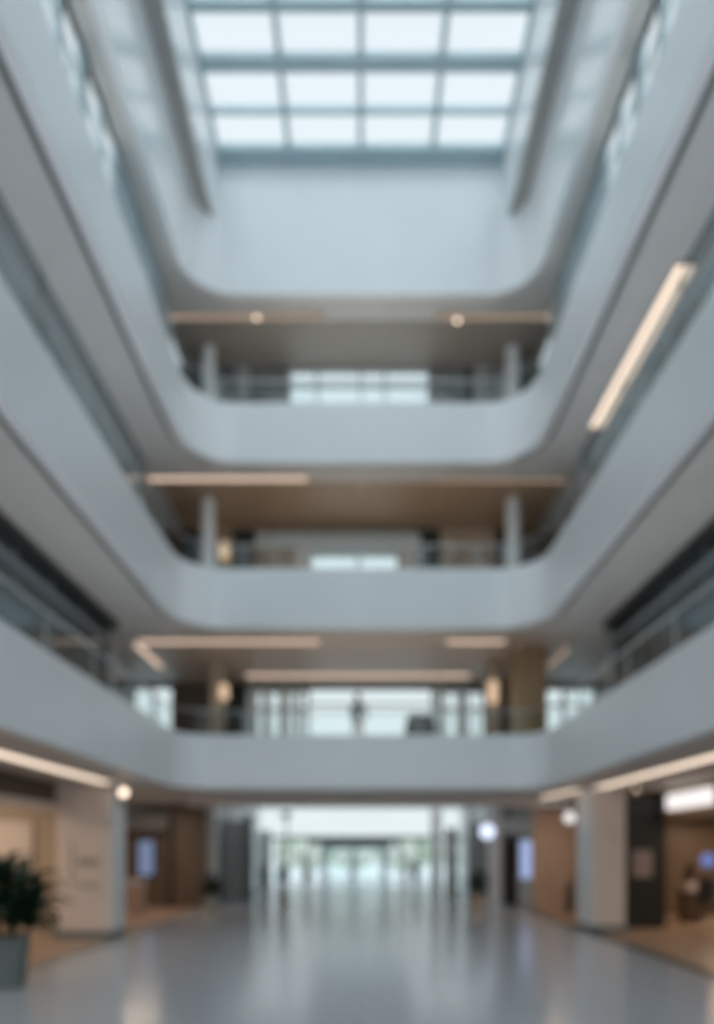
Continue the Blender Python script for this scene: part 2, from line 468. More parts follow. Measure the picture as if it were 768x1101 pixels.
# darker ceiling boards over the deep part of the far galleries
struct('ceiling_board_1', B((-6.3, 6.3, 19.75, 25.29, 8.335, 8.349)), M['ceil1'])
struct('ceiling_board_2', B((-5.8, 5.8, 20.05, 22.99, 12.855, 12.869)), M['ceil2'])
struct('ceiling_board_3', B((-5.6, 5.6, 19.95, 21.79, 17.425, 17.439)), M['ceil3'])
# pale bulkhead in front of level 2's back wall
struct('trim_3', B((X(276, 22.7), X(452, 22.7), 22.7, 22.98, Z(585, 22.7), Z(573, 22.7))), M['frost'])
# white frosted fins between the level-1 windows
for i, (a, b) in enumerate(((269, 275), (283, 289), (303, 309), (317, 321), (470, 476), (494, 500))):
    struct('trim_%d' % (4 + i), B((X(a, 25.2), X(b, 25.2), 25.0, 25.28, 5.0, 8.2)), M['frost'])
# columns
for lv, s, w in ((2, -1, 'left'), (2, 1, 'right'), (3, -1, 'left'), (3, 1, 'right')):
    bm = bmesh.new(); fl = LV[lv]['z1'] - .4
    cyl(bm, s * 4.62, 21.1, fl + .02, LV[lv + 1]['z0'] + .03, .21, n=32)
    o = link('gallery_column', bm, M['pierside'], smooth=False)
    tag(o, 'pale round column at the %s end of the %s gallery' % (w, {2: 'second', 3: 'third'}[lv]), 'column', 'pale round gallery columns')
for s, w, m in ((1, 'right', 'timber'),):
    o = link('timber_pier', B((X(554, 21), X(587, 21), 20.9, 21.9, 5.02, 8.33)), M[m], bevel=.01)
    tag(o, 'broad golden timber pier at the right of the first gallery', 'pier')
o = link('beige_pier', B((X(227, 22.5), X(240, 22.5), 22.4, 22.8, 5.02, 8.33)), M['beige'], bevel=.01)
tag(o, 'slim beige pier beside the left wall lamp on the first gallery', 'pier')
o = link('beige_pier', B((X(524, 22.5), X(538, 22.5), 22.4, 22.8, 5.02, 8.33)), M['beige'], bevel=.01)
tag(o, 'slim beige pier beside the right wall lamp on the first gallery', 'pier')

# ------------------------------------------------------------------ linear lights
def strip(name, p0, p1, w, mt, label, group, drop=.05):
    """recessed ceiling strip: housing and diffuser, p = (x, y, z of the ceiling)"""
    a, b = Vector(p0), Vector(p1); u = (b - a).normalized(); v = Vector((-u.y, u.x, 0)); z = p0[2]
    t = thing(name, label, 'ceiling light', ((a + b) / 2)[:], group); z -= .016
    def slab(hw, e, z0, z1):
        bm = bmesh.new(); vs = []
        for zz in (z0, z1):
            for q, sgn in ((a - u * e, 1), (b + u * e, 1), (b + u * e, -1), (a - u * e, -1)):
                p = q + v * hw * sgn; vs.append(bm.verts.new((p.x, p.y, zz)))
        for f in ((0, 1, 2, 3), (7, 6, 5, 4), (0, 4, 5, 1), (1, 5, 6, 2), (2, 6, 7, 3), (3, 7, 4, 0)): bm.faces.new([vs[i] for i in f])
        return bm
    link('housing', slab(w / 2 + .02, .02, z - .03, z - .001), M['alum'], t)
    link('diffuser', slab(w / 2, 0, z - .04, z - .025), M[mt], t)
    return t
G1, G2 = 'linear ceiling lights over the ground floor', 'linear ceiling lights in the galleries'
strip('linear_light', (-6.3, 2, 3.96), (-6.3, 17.2, 3.96), .34, 'warmhi', 'long warm light strip over the left shopfronts', G1)
strip('linear_light', (6.35, 2, 3.96), (6.35, 18.6, 3.96), .34, 'warmhi', 'long warm light strip over the right shopfronts', G1)
strip('linear_light', (6.0, 19.2, 3.96), (5.75, 22., 3.96), .3, 'warmhi', 'short warm light strip beyond the right pier', G1)
strip('linear_light', (-5.2, 24.2, 3.96), (5.6, 24.2, 3.96), .3, 'warm', 'faint warm light strip across the ceiling under the lowest band', G1)
strip('linear_light', (-6.45, 20.2, 8.35), (-1.2, 20.2, 8.35), .34, 'warm', 'warm light strip along the left of the first gallery ceiling', G2)
strip('linear_light', (2.5, 20.2, 8.35), (4.2, 20.2, 8.35), .34, 'warm', 'short warm light strip at the right of the first gallery ceiling', G2)
strip('linear_light', (-6.6, 20.4, 8.35), (-6.6, 23., 8.35), .22, 'warm', 'short warm strip running back from the left corner of the first gallery', G2)
strip('linear_light', (6.2, 20.8, 8.35), (6.2, 23., 8.35), .16, 'warmlow', 'short dim strip at the right corner of the first gallery', G2)
strip('linear_light', (X(265, 24.1), 24.1, 8.35), (X(505, 24.1), 24.1, 8.35), .45, 'warm', 'long warm strip close above the bright first gallery windows', G2)
strip('linear_light', (X(160, 19.8), 19.8, 12.87), (X(330, 19.8), 19.8, 12.87), .24, 'warm', 'warm strip on the left of the second gallery ceiling', G2)
strip('linear_light', (X(470, 19.9), 19.9, 12.87), (X(610, 19.9), 19.9, 12.87), .12, 'warmlow', 'faint strip on the right of the second gallery ceiling', G2)
strip('linear_light', (X(180, 19.75), 19.75, 17.44), (X(350, 19.75), 19.75, 17.44), .16, 'warmlow', 'faint warm strip on the left of the third gallery ceiling', G2)
strip('linear_light', (X(470, 19.75), 19.75, 17.44), (X(600, 19.75), 19.75, 17.44), .14, 'warmlow', 'faint warm strip on the right of the third gallery ceiling', G2)
strip('linear_light', (5.8, 12.6, 12.87), (5.8, 17.4, 12.87), .14, 'warmhi', 'bright warm strip high on the right side, under the upper band', G2)

# downlights and globe lamps
def downlight(px, py, zc, r, label, m='bulb', grp='round ceiling downlights'):
    d = (zc - EYE) * F / (HY - py)
    t = thing('ceiling_downlight', label, 'ceiling light', (X(px, d), d, zc), grp)
    link('trim_ring', lathe([(r * 1.5, 0), (r * 1.5, -.03), (r * 1.05, -.035), (r * 1.0, 0)], 20, (X(px, d), d, zc)), M['alum'], t)
    link('lens', lathe([(r, -.01), (r, -.04), (r * .7, -.06)], 20, (X(px, d), d, zc)), M[m], t)
downlight(276, 340, 17.43, .07, 'glowing round downlight at the left of the third gallery ceiling')
downlight(492, 343, 17.43, .07, 'glowing round downlight at the right of the third gallery ceiling')
downlight(387, 522, 12.86, .05, 'dim round downlight in the middle of the second gallery ceiling', 'bulblow')
downlight(685, 848, 3.95, .06, 'small round downlight beside the right shopfront strip')
def globe(px, py, d, zc, r, m, label):
    x = X(px, d); z = Z(py, d)
    t = thing('globe_lamp', label, 'lamp', (x, d, zc), 'round globe lamps')
    bm = bmesh.new(); bmesh.ops.create_uvsphere(bm, u_segments=20, v_segments=12, radius=r)
    for v in bm.verts: v.co += Vector((x, d, z))
    link('globe', bm, M[m], t, smooth=True)
    bm = bmesh.new(); cyl(bm, x, d, z + r * .9, zc, .012, n=8); cyl(bm, x, d, zc - .03, zc, .05, n=16)
    link('stem', bm, M['alum'], t)
globe(133, 852, 17.3, 3.96, .1, 'bulb', 'warm globe lamp hanging beside the left stone pier')

def sconce(px, py, d, yw, label, h=.5):
    x = X(px, d); z = Z(py, d)
    t = thing('wall_lamp', label, 'wall lamp', (x, yw, z), 'warm wall lamps in the galleries')
    link('bracket', B((x - .04, x + .04, d + .08, yw, z - .06, z + .06)), M['alum'], t)
    link('lamp_shade', lathe([(.08, -h / 2), (.14, -h / 2 + .05), (.14, h / 2 - .05), (.08, h / 2)], 20, (x, d, z)), M['bulblow'], t, smooth=True)
sconce(241, 744, 22.2, 22.4, 'glowing wall lamp on the left beige pier of the first gallery')
sconce(530, 744, 22.2, 22.4, 'glowing wall lamp on the right beige pier of the first gallery', .7)
sconce(241, 592, 22.8, 23.0, 'glowing wall lamp on the back wall of the second gallery')

# ------------------------------------------------------------------ ground floor
struct('floor', B((-6.15, 6.15, Y0, 60, -.2, 0)), M['floor'])
struct('floor_shop_left', B((-13, -6.3, Y0, 32, -.2, 0)), M['shopfloor'])
struct('floor_shop_right', B((6.45, 13, Y0, 32, -.2, 0)), M['shopfloor'])
struct('trim_11', B((-6.3, -6.15, Y0, 30, -.2, .004)), M['midgrey'])
struct('trim_12', B((6.15, 6.45, Y0, 30, -.2, .004)), M['dark'])

struct('trim_14', B((-5.6, 5.7, 22.4, 22.7, 3.68, 3.958)), M['pierwarmlit'])
# stone piers
def pier(s, x0, x1, y0, y1, label):
    t = thing('stone_pier', label, 'pier', ((x0 + x1) / 2, (y0 + y1) / 2, 0), 'stone piers beside the hall')
    link('shaft', B((x0, x1, y0, y1, .2, 3.955)), M['pierwarmlit'], t, bevel=.015)
    xi0, xi1 = (x1 - .0, x1 + .03) if s < 0 else (x0 - .03, x0)
    link('cladding', B((xi0, xi1, y0 - .01, y1 + .01, .2, 3.955)), M['pierside'], t)
    link('plinth', B((x0 - .04, x1 + .04, y0 - .04, y1 + .04, 0, .2)), M['midgrey'], t, bevel=.01)
    return t
pier(-1, -7.72, -6.33, 17.6, 18.6, 'wide pale stone pier at the left of the hall')
pier(1, 6.31, 7.2, 18.9, 20.2, 'pale stone pier at the right, next to the black shop panel')

# plaque on the left pier
pl = thing('wall_plaque', 'faint grey notice panel with lines of text on the left stone pier', 'sign', (X(95, 17.57), 17.6, Z(935, 17.57)))
link('panel', B((X(80, 17.57), X(109, 17.57), 17.575, 17.598, Z(958, 17.57), Z(912, 17.57))), M['pierwarmlit'], pl)
for a, b in ((923, 931), (950, 954)):
    link('text_line', B((X(84, 17.57), X(106, 17.57), 17.565, 17.575, Z(b, 17.57), Z(a, 17.57))), M['ink'], pl)
pj = link('door_pull', B((X(75.8, 17.5), X(77, 17.5), 17.56, 17.598, Z(952, 17.5), Z(906, 17.5))), M['ink'])
tag(pj, 'thin upright grey strip beside the notice on the left stone pier', 'strip')

# --- left shop
sh = thing('shop_fascia', 'dark shop fascia with pale lower edge above the left shopfront', 'fascia', (-7.8, 9, 3.4))
link('board', B((-7.95, -7.7, 3, 17.55, 3.42, 3.94)), M['darkwood'], sh)
link('lower_edge', B((-7.98, -7.66, 3, 17.55, 3.24, 3.42)), M['pierwarmlit'], sh)
struct('wall_shop_left_back', B((-13, -7.77, 18.2, 18.45, 0, 3.96)), M['beige'])
o = link('display_board', B((-11.2, -8.55, 18.08, 18.18, 1.6, 3.0)), M['pierwarmlit'], bevel=.01)
tag(o, 'pale rectangular display panel on the beige wall of the left shop', 'panel')
struct('floor_ramp_left', B((-13, -6.32, 3, 18.2, .0, .012)), M['shopfloor'])
# --- behind the left pier: timber-lined recess
struct('wall_recess_left', B((-9.9, X(181, 28), 28, 28.2, 0, 4.9)), M['brown'])
struct('wall_recess_mid', B((X(181, 27.6), X(219, 27.6), 27.6, 28.2, 0, 4.9)), M['brown'])
struct('trim_13', B((X(181, 27.55), X(186, 27.55), 27.5, 27.6, 0, 3.5)), M['dark'])
o = link('shop_fascia', B((-9.55, X(180, 27.4), 27.4, 27.99, Z(893, 27.4), Z(872, 27.4))), M['midgrey'])
tag(o, 'grey fascia over the timber recess behind the left pier', 'fascia')
struct('wall_left_lower', B((-9.9, -9.6, 18.6, 28.2, 0, 3.96)), M['tan'])
sc = thing('digital_screen', 'upright blue screen on the brown wall behind the left pier', 'screen', (X(157, 27.8), 27.9, Z(922, 27.8)), 'upright lit screens')
link('casing', B((X(147.5, 27.8), X(166.5, 27.8), 27.82, 27.99, Z(943, 27.8), Z(902, 27.8))), M['black'], sc)
link('display', B((X(149, 27.8), X(165, 27.8), 27.8, 27.82, Z(941, 27.8), Z(904, 27.8))), M['screen'], sc)
cn = thing('display_counter', 'narrow timber stand with pale top beside the left stone pier', 'stand', (X(146, 24), 24, 0))
link('body', B((X(138, 24), X(153, 24), 23.8, 24.4, 0, Z(952, 24))), M['tan'], cn)
link('top', B((X(137, 24), X(154, 24), 23.75, 24.45, Z(952, 24), Z(946, 24))), M['whitebox'], cn)

# --- lobby beyond the atrium
struct('ceiling_lobby', B((-9.9, 9.9, 25.56, 42.4, 5.0, 5.2)), M['band'])
o = link('lobby_column', B((X(219, 28.4), X(233, 28.4), 28.2, 28.7, 0, 4.99)), M['pierside'], bevel=.02)
tag(o, 'white square column at the left entrance to the lobby', 'column', 'square white lobby columns')
def lwall(s, y0, y1, x0, x1, m, name):
    bm = bmesh.new(); w = .2 * s
    vs = [bm.verts.new(p) for z in (0, 4.99) for p in ((x0, y0, z), (x1, y1, z), (x1 + w, y1, z), (x0 + w, y0, z))]
    for f in ((3, 2, 1, 0), (4, 5, 6, 7), (0, 1, 5, 4), (1, 2, 6, 5), (2, 3, 7, 6), (3, 0, 4, 7)): bm.faces.new([vs[i] for i in f])
    struct(name, bm, M[m])
lwall(-1, 28.7, 32., -6.1, -6.1, 'midgrey', 'wall_lobby_left_1')
lwall(-1, 32., 35., -6.1, -6.1, 'grey', 'wall_lobby_left_2')
lwall(-1, 35., 38., -6.1, -6.1, 'frost', 'wall_lobby_left_3')
lwall(-1, 38., 42., -6.1, -6.1, 'band', 'wall_lobby_left_4')
lwall(1, 28.7, 30.4, 6.0, 6.0, 'midgrey', 'wall_lobby_right_1')
lwall(1, 30.4, 33.5, 6.0, 6.0, 'dark', 'wall_lobby_right_2')
lwall(1, 33.5, 36.5, 6.0, 6.0, 'frost', 'wall_lobby_right_3')
lwall(1, 36.5, 39., 6.0, 6.0, 'midgrey', 'wall_lobby_right_4')
lwall(1, 39., 42., 6.0, 6.0, 'band', 'wall_lobby_right_5')
struct('wall_lobby_left_panel', B((X(236, 31), X(263, 31), 31, 31.1, 0, Z(882, 31))), M['grey'])
struct('wall_lobby_left_panel_2', B((X(262, 30.8), X(271, 30.8), 30.8, 31.2, 0, Z(876, 31))), M['midgrey'])
struct('wall_lobby_left_panel_3', B((X(278, 38), X(292, 38), 38, 38.1, 0, Z(893, 38))), M['frost'])
for px0, px1, d, m, lb in ((464, 475, 36, 'pierside', 'white square column at the right of the far entrance'),
                           (527, 539, 28.6, 'pierside', 'white square column between the dark door and the round lit sign')):
    o = link('lobby_column', B((X(px0, d), X(px1, d), d, d + .5, 0, 4.99)), M[m], bevel=.02)
    tag(o, lb, 'column', 'square white lobby columns')
o = link('dark_panel', B((X(480, 34), X(492, 34), 34, 34.15, 0, Z(890, 34))), M['grey']); tag(o, 'grey upright panel right of the far white column', 'panel', 'grey upright lobby panels')
o = link('dark_panel', B((X(503, 31), X(526, 31), 31, 31.15, 0, Z(885, 31))), M['grey']); tag(o, 'dark grey upright panel behind the round lit sign', 'panel', 'grey upright lobby panels')
struct('wall_right_end', B((X(539, 28.6), X(574, 28.6), 28.8, 29., 0, 4.9)), M['grey'])
dr = sroot('door_1', (X(549, 28.7), 28.7, 0))
link('door_leaf', B((X(542, 28.7), X(558, 28.7), 28.7, 28.79, 0, Z(900, 28.7))), M['darkwood'], dr)
link('door_handle', B((X(554.5, 28.6), X(555.5, 28.6), 28.6, 28.7, .9, 1.3)), M['steel'], dr)
o = link('fascia_sign', B((X(540, 28.5), X(572, 28.5), 28.5, 28.7, Z(896, 28.5), Z(880, 28.5))), M['frost']); tag(o, 'pale grey sign box above the dark door beyond the right pier', 'sign')
sc2 = thing('digital_screen', 'upright pale blue screen beside the dark door beyond the right pier', 'screen', (X(565.5, 28.), 28, 0), 'upright lit screens')
link('casing', B((X(558.5, 28), X(573, 28), 28., 28.2, 0, Z(902, 28))), M['frost'], sc2)
link('display', B((X(560, 28), X(571.5, 28), 27.97, 28., Z(944, 28), Z(904, 28))), M['screen2'], sc2)
struct('wall_right_tan', B((X(573, 25.9), X(640, 25.9), 25.9, 26.1, 0, 3.96)), M['tan'])
struct('wall_right_tan_2', B((7.9, 8.0, 20.4, 25.9, 0, 3.96)), M['tan'])
# round lit signs
def roundsign(px, py, d, r, label, m):
    x, z = X(px, d), Z(py, d)
    zc = 3.96 if d < 26 else 5.0
    t = thing('round_sign', label, 'sign', (x, d, z), 'round lit hanging signs')
    bm = bmesh.new(); vs = cyl(bm, 0, 0, -.06, .06, r, n=40)
    for v in vs: v.co = Vector((x + v.co.x, d + v.co.z, z + v.co.y))
    link('light_disc', bm, M[m], t, bevel=.01)
    bm = bmesh.new(); vs = cyl(bm, 0, 0, -.045, .045, r + .025, n=40)
    for v in vs: v.co = Vector((x + v.co.x, d + v.co.z, z + v.co.y))
    link('rim', bm, M['alum'], t)
    link('hanger', B((x - .012, x + .012, d - .012, d + .012, z + r, zc)), M['alum'], t)
roundsign(524, 894, 27.2, .28, 'round lavender-white lit sign hanging by the lobby column', 'cool')
roundsign(612, 879, 20.6, .16, 'small round white lit sign hanging beside the right stone pier', 'white_lit')
# hanging lamp pole and its plant
t = thing('floor_lamp', 'slim grey post with dark cap reaching the lobby ceiling', 'lamp post', (X(308, 30), 30, 0))
bm = bmesh.new(); cyl(bm, X(308, 30), 30, 0, Z(877, 30), .05, n=16); link('pole', bm, M['steel'], t)
link('cap', lathe([(.06, 0), (.2, .12), (.24, .24), (.1, .3)], 20, (X(308, 30), 30, Z(880, 30))), M['dark'], t)
bm = bmesh.new(); cyl(bm, X(308, 30), 30, 0, .05, .22, n=24); link('base', bm, M['dark'], t)

# far entrance
d = 42.
xl, xr = -6.1, 6.0
ent = sroot('window_3', (0, d, 0))
link('frame_beam', B((xl, xr, d - .1, d + .1, Z(903, d), Z(899, d))), M['alum'], ent)
link('frame_beam', B((xl, xr, d - .1, d + .1, 4.85, 5.)), M['band'], ent)
for px in (281, 300, 333, 347, 416, 431, 450, 470):
    link('mullion', B((X(px, d) - .06, X(px, d) + .06, d - .05, d + .05, 0, Z(901, d))), M['alum'], ent)
link('glass_pane', B((xl, xr, d - .01, d + .01, 0, 4.9)), M['pane'], ent)
dd = sroot('door_2', (X(381, d), d, 0))
for px in (347, 352, 381, 411, 416):
    link('door_frame', B((X(px, d) - .09, X(px, d) + .09, d - .2, d - .06, 0, Z(910, d))), M['frame'], dd)
link('door_frame', B((X(347, d), X(416, d), d - .2, d - .06, Z(912, d), Z(907, d))), M['frame'], dd)
link('door_frame', B((X(333, d), X(430, d), d - .26, d - .06, Z(908, d), Z(903, d))), M['midgrey'], dd)
for px in (377, 385):
    link('door_handle', B((X(px, d) - .02, X(px, d) + .02, d - .26, d - .2, .8, 1.6)), M['steel'], dd)
link('glass_pane', B((X(352, d), X(411, d), d - .13, d - .12, .05, Z(912, d))), M['pane'], dd)

# --- right shop
pn = thing('shop_partition', 'tall black shop panel right of the right stone pier', 'panel', (X(693, 19.9), 19.9, 0))
link('board', B((X(672, 19.9), X(716, 19.9), 19.9, 20.3, .02, Z(857, 19.9))), M['black'], pn, bevel=.01)
link('header', B((X(672, 19.9), X(716, 19.9), 19.86, 19.9, Z(875, 19.9), Z(857, 19.9))), M['dark'], pn)
po = thing('poster', 'small greyish pink poster on the tall black shop panel', 'poster', (X(691, 19.86), 19.88, Z(928, 19.86)))
link('sheet', B((X(681, 19.86), X(702, 19.86), 19.865, 19.898, Z(943, 19.86), Z(914, 19.86))), M['paper'], po)
for a, b in ((919, 922), (929, 931), (936, 938)):
    link('text_line', B((X(684, 19.86), X(699, 19.86), 19.86, 19.865, Z(b, 19.86), Z(a, 19.86))), M['ink'], po)
# sign along the shopfront
sg = thing('shop_sign', 'white lit shop sign with faint letters above the right shop opening', 'sign', (8.5, 18, 3.55))
link('light_box', B((8.46, 8.6, 16.9, 19.3, 3.36, 3.78)), M['white_lit'], sg, bevel=.03)
for k in range(6):
    y = 17.1 + k * .36
    link('letter', B((8.43, 8.46, y, y + .05, 3.46, 3.68), (8.43, 8.46, y, y + .2, 3.46 + (.09 if k % 2 else 0), 3.5 + (.09 if k % 2 else 0))), M['letter'], sg)
sf = thing('shop_fascia', 'brown timber fascia behind the white lit shop sign', 'fascia', (8.75, 12, 3.6))
link('board', B((8.6, 8.9, 3, 19.8, 3.1, 3.94)), M['timber'], sf)
struct('wall_shop_right_back', B((8.75, 13., 23.8, 24., 0, 3.96)), M['brown'])
struct('ceiling_shop_right', B((8.92, 13., 3, 23.8, 3.3, 3.5)), M['brown'])
struct('floor_ramp_right', B((6.46, 13, 3, 25.8, .0, .012)), M['shopfloor'])
t = thing('display_plinth', 'slim timber display plinth in the right shop', 'plinth', (X(742, 21.6), 21.6, 0))
link('body', B((X(733, 21.6), X(751, 21.6), 21.3, 21.8, .012, Z(958, 21.6))), M['darkwood'], t, bevel=.01)
o = link('stone_block', B((X(735, 21.6), X(749, 21.6), 21.35, 21.75, Z(958, 21.6) + .001, Z(949, 21.6))), M['whitebox'], bevel=.02)
tag(o, 'small white block on the timber plinth in the right shop', 'block')
zv = Z(949, 21.6) + .002
o = link('vase', lathe([(.06, 0), (.13, .12), (.17, .32), (.12, .5), (.06, .58), (.09, .66)], 24, (X(742, 21.55), 21.55, zv)), M['vase'], smooth=True)
tag(o, 'dark rounded vase on the white block in the right shop', 'vase')
bm = bmesh.new(); vs = cyl(bm, 0, 0, -.04, .04, .22, n=32)
xx, zz = X(762, 23.7), Z(925, 23.7)
for v in vs: v.co = Vector((xx + v.co.x, 23.72 + v.co.z, zz + v.co.y))
o = link('round_light', bm, M['violet']); tag(o, 'small round blue light on the brown wall of the right shop', 'wall light')
# bar chair at the right edge
t = thing('bar_chair', 'dark high-backed bar chair at the right edge in the right shop', 'chair', (9.35, 18.6, .012))
x, y = 9.35, 18.6
link('seat', B((x - .24, x + .24, y - .24, y + .24, .78, .88)), M['fabric'], t, bevel=.03)
link('backrest', B((x - .24, x + .24, y + .18, y + .26, .88, 1.52)), M['fabric'], t, bevel=.03)
for a in (-1, 1):
    for b in (-1, 1):
        bm = bmesh.new(); tube(bm, [(x + a * .2, y + b * .2, .8), (x + a * .25, y + b * .25, .012)], [.025, .018], 10)
        link('leg', bm, M['darkwood'], t)
bm = bmesh.new(); tube(bm, [(x - .235, y - .235, .3), (x + .235, y - .235, .3), (x + .235, y + .235, .3), (x - .235, y + .235, .3), (x - .235, y - .235, .3)], .012, 8)
link('foot_rail', bm, M['steel'], t)
t = thing('side_table', 'brown round table at the right edge in front of the bar chair', 'table', (9.25, 17.3, .012))
link('pedestal', lathe([(.28, 0), (.28, .03), (.05, .08), (.05, .9), (.1, .95)], 24, (9.25, 17.3, .012)), M['darkwood'], t)
link('table_top', lathe([(.4, .95), (.42, .98), (.4, 1.0)], 32, (9.25, 17.3, .012)), M['timber'], t)

# ------------------------------------------------------------------ plants
def blade(bm, base, az, el, length, width, droop, n=6):
    """one arching leaf"""
    p = Vector(base); h = Vector((math.cos(az), math.sin(az), 0)); side = Vector((-math.sin(az), math.cos(az), 0))
    e = el; step = length / n; L, Rr, Mi = [], [], []
    for k in range(n + 1):
        u = k / n; w = width * math.sin(PI * min(1, .12 + .88 * u)) ** .7 if u < 1 else .0
        w = max(w, .002)
        up = Vector((0, 0, 1)) * math.cos(e) - h * math.sin(e)
        L.append(bm.verts.new(p + side * w + up * w * .35)); Rr.append(bm.verts.new(p - side * w + up * w * .35)); Mi.append(bm.verts.new(p))
        p = p + (h * math.cos(e) + Vector((0, 0, 1)) * math.sin(e)) * step
        e -= droop / n
    for k in range(n):
        bm.faces.new((L[k], L[k + 1], Mi[k + 1], Mi[k])); bm.faces.new((Mi[k], Mi[k + 1], Rr[k + 1], Rr[k]))

def plant(loc, pot, potm, stems, leaflen, leafw, nleaf, leafm, label, seed=1, grp='potted plants round the hall', spread=1., cat='plant'):
    rnd = random.Random(seed); x, y, z = loc; pr, ph = pot
    t = thing('potted_plant', label, cat, loc, grp)
    link('pot', lathe([(pr * .82, 0), (pr, ph * .9), (pr * 1.04, ph), (pr * .93, ph), (pr * .9, ph * .92)], 32, loc), M[potm], t)
    link('soil', lathe([(pr * .9, ph * .88), (pr * .9, ph * .93)], 24, loc), M['soil'], t)
    fol = bmesh.new(); st = bmesh.new()
    for (dx, dy, h, lean) in stems:
        b0 = Vector((x + dx * .4, y + dy * .4, z + ph * .9)); b1 = Vector((x + dx, y + dy, z + ph + h))
        mid = (b0 + b1) / 2 + Vector((dx, dy, 0)) * .2
        tube(st, [b0, mid, b1], [.022, .018, .012], 7)
        for k in range(nleaf):
            u = .35 + .65 * k / nleaf
            p = b0.lerp(b1, u)
            az = k * 2.4 + rnd.uniform(-.4, .4); el = .25 + .95 * u * rnd.uniform(.6, 1.1)
            blade(fol, p, az, el, leaflen * rnd.uniform(.75, 1.1) * spread, leafw * rnd.uniform(.8, 1.15), rnd.uniform(1., 1.9))
    link('stem', st, M['bark'], t)
    link('foliage', fol, M[leafm], t)
    return t
# big plant at the left
plant((X(6, 11.4), 11.4, .0), (.37, .82), 'pot',
      [(0, 0, 1.15, 0), (.36, -.1, .95, 0), (-.25, .1, 1.0, 0), (.1, .28, .8, 0), (.5, .1, .62, 0), (-.1, -.25, .7, 0), (.25, -.25, .5, 0), (.4, .3, .4, 0)],
      .74, .1, 15, 'leaf', 'large leafy plant in a tall grey planter at the left edge', 3)
plant((X(227, 24), 24, 0), (.26, .55), 'potlight', [(0, 0, .75, 0), (.2, .05, .55, 0), (-.22, 0, .5, 0), (.05, -.2, .35, 0)], .6, .085, 13, 'leaf', 'bushy plant in a pale pot before the white lobby column', 5)
plant((X(304, 27.5), 27.5, 0), (.16, .8), 'darkwood', [(0, 0, .95, 0), (.12, .0, .75, 0), (-.1, .05, .6, 0)], .42, .08, 14, 'leaf2', 'tall narrow plant in a slender brown pot in the hall middle', 6)
plant((X(513, 26.5), 26.5, 0), (.3, .55), 'tan', [(0, 0, .85, 0), (.25, .05, .65, 0), (-.25, 0, .6, 0), (.05, .2, .35, 0)], .55, .09, 14, 'leaf2', 'bushy plant in a brown pot below the round lavender sign', 8)
plant((X(612, 24.5), 24.5, .012), (.14, .75), 'darkwood', [(0, 0, .35, 0), (.06, 0, .25, 0)], .3, .045, 9, 'leaf', 'small plant on a slender brown stand left of the right stone pier', 9)
plant((X(488, 33), 33, 0), (.25, .5), 'potlight', [(0, 0, .7, 0), (.15, .0, .5, 0)], .5, .06, 10, 'leaf', 'far plant in a pale pot near the grey panels', 19)
plant((X(247, 22), 22, 5.02), (.2, .35), 'darkwood', [(0, 0, .5, 0), (.14, .05, .4, 0), (-.14, .05, .3, 0)], .42, .05, 11, 'leaf', 'dark plant below the left wall lamp on the first gallery', 12, 'potted plants on the first gallery')
plant((X(497, 22), 22, 5.02), (.2, .35), 'timber', [(0, 0, .45, 0), (.14, .05, .3, 0), (-.14, .05, .35, 0)], .4, .05, 11, 'leaf', 'dark plant left of the right wall lamp on the first gallery', 13, 'potted plants on the first gallery')
plant((X(293, 23.5), 23.5, 5.02), (.18, .4), 'pot', [(0, 0, .6, 0), (.08, .05, .4, 0)], .32, .05, 12, 'leaf', 'small dark plant before the frosted windows on the first gallery', 14, 'potted plants on the first gallery')

# armchair on the first gallery
def armchair(x, y, z):
    t = thing('armchair', 'dark armchair before the windows at the right of the first gallery', 'chair', (x, y, z))
    link('seat', B((x - .32, x + .32, y - .3, y + .3, z + .24, z + .45)), M['fabric'], t, bevel=.05)
    bm = B((x - .34, x + .34, y + .2, y + .36, z + .3, z + 1.2)); link('backrest', bm, M['fabric'], t, bevel=.05)
    for s in (-1, 1):
        link('armrest', B((x + s * .36 - .07, x + s * .36 + .07, y - .3, y + .34, z + .24, z + .9)), M['fabric'], t, bevel=.04)
        for q in (-.24, .26):
            bm = bmesh.new(); cyl(bm, x + s * .3, y + q, z, z + .25, .018, .028, 10); link('leg', bm, M['darkwood'], t)
armchair(X(452, 20.), 20., 5.02)

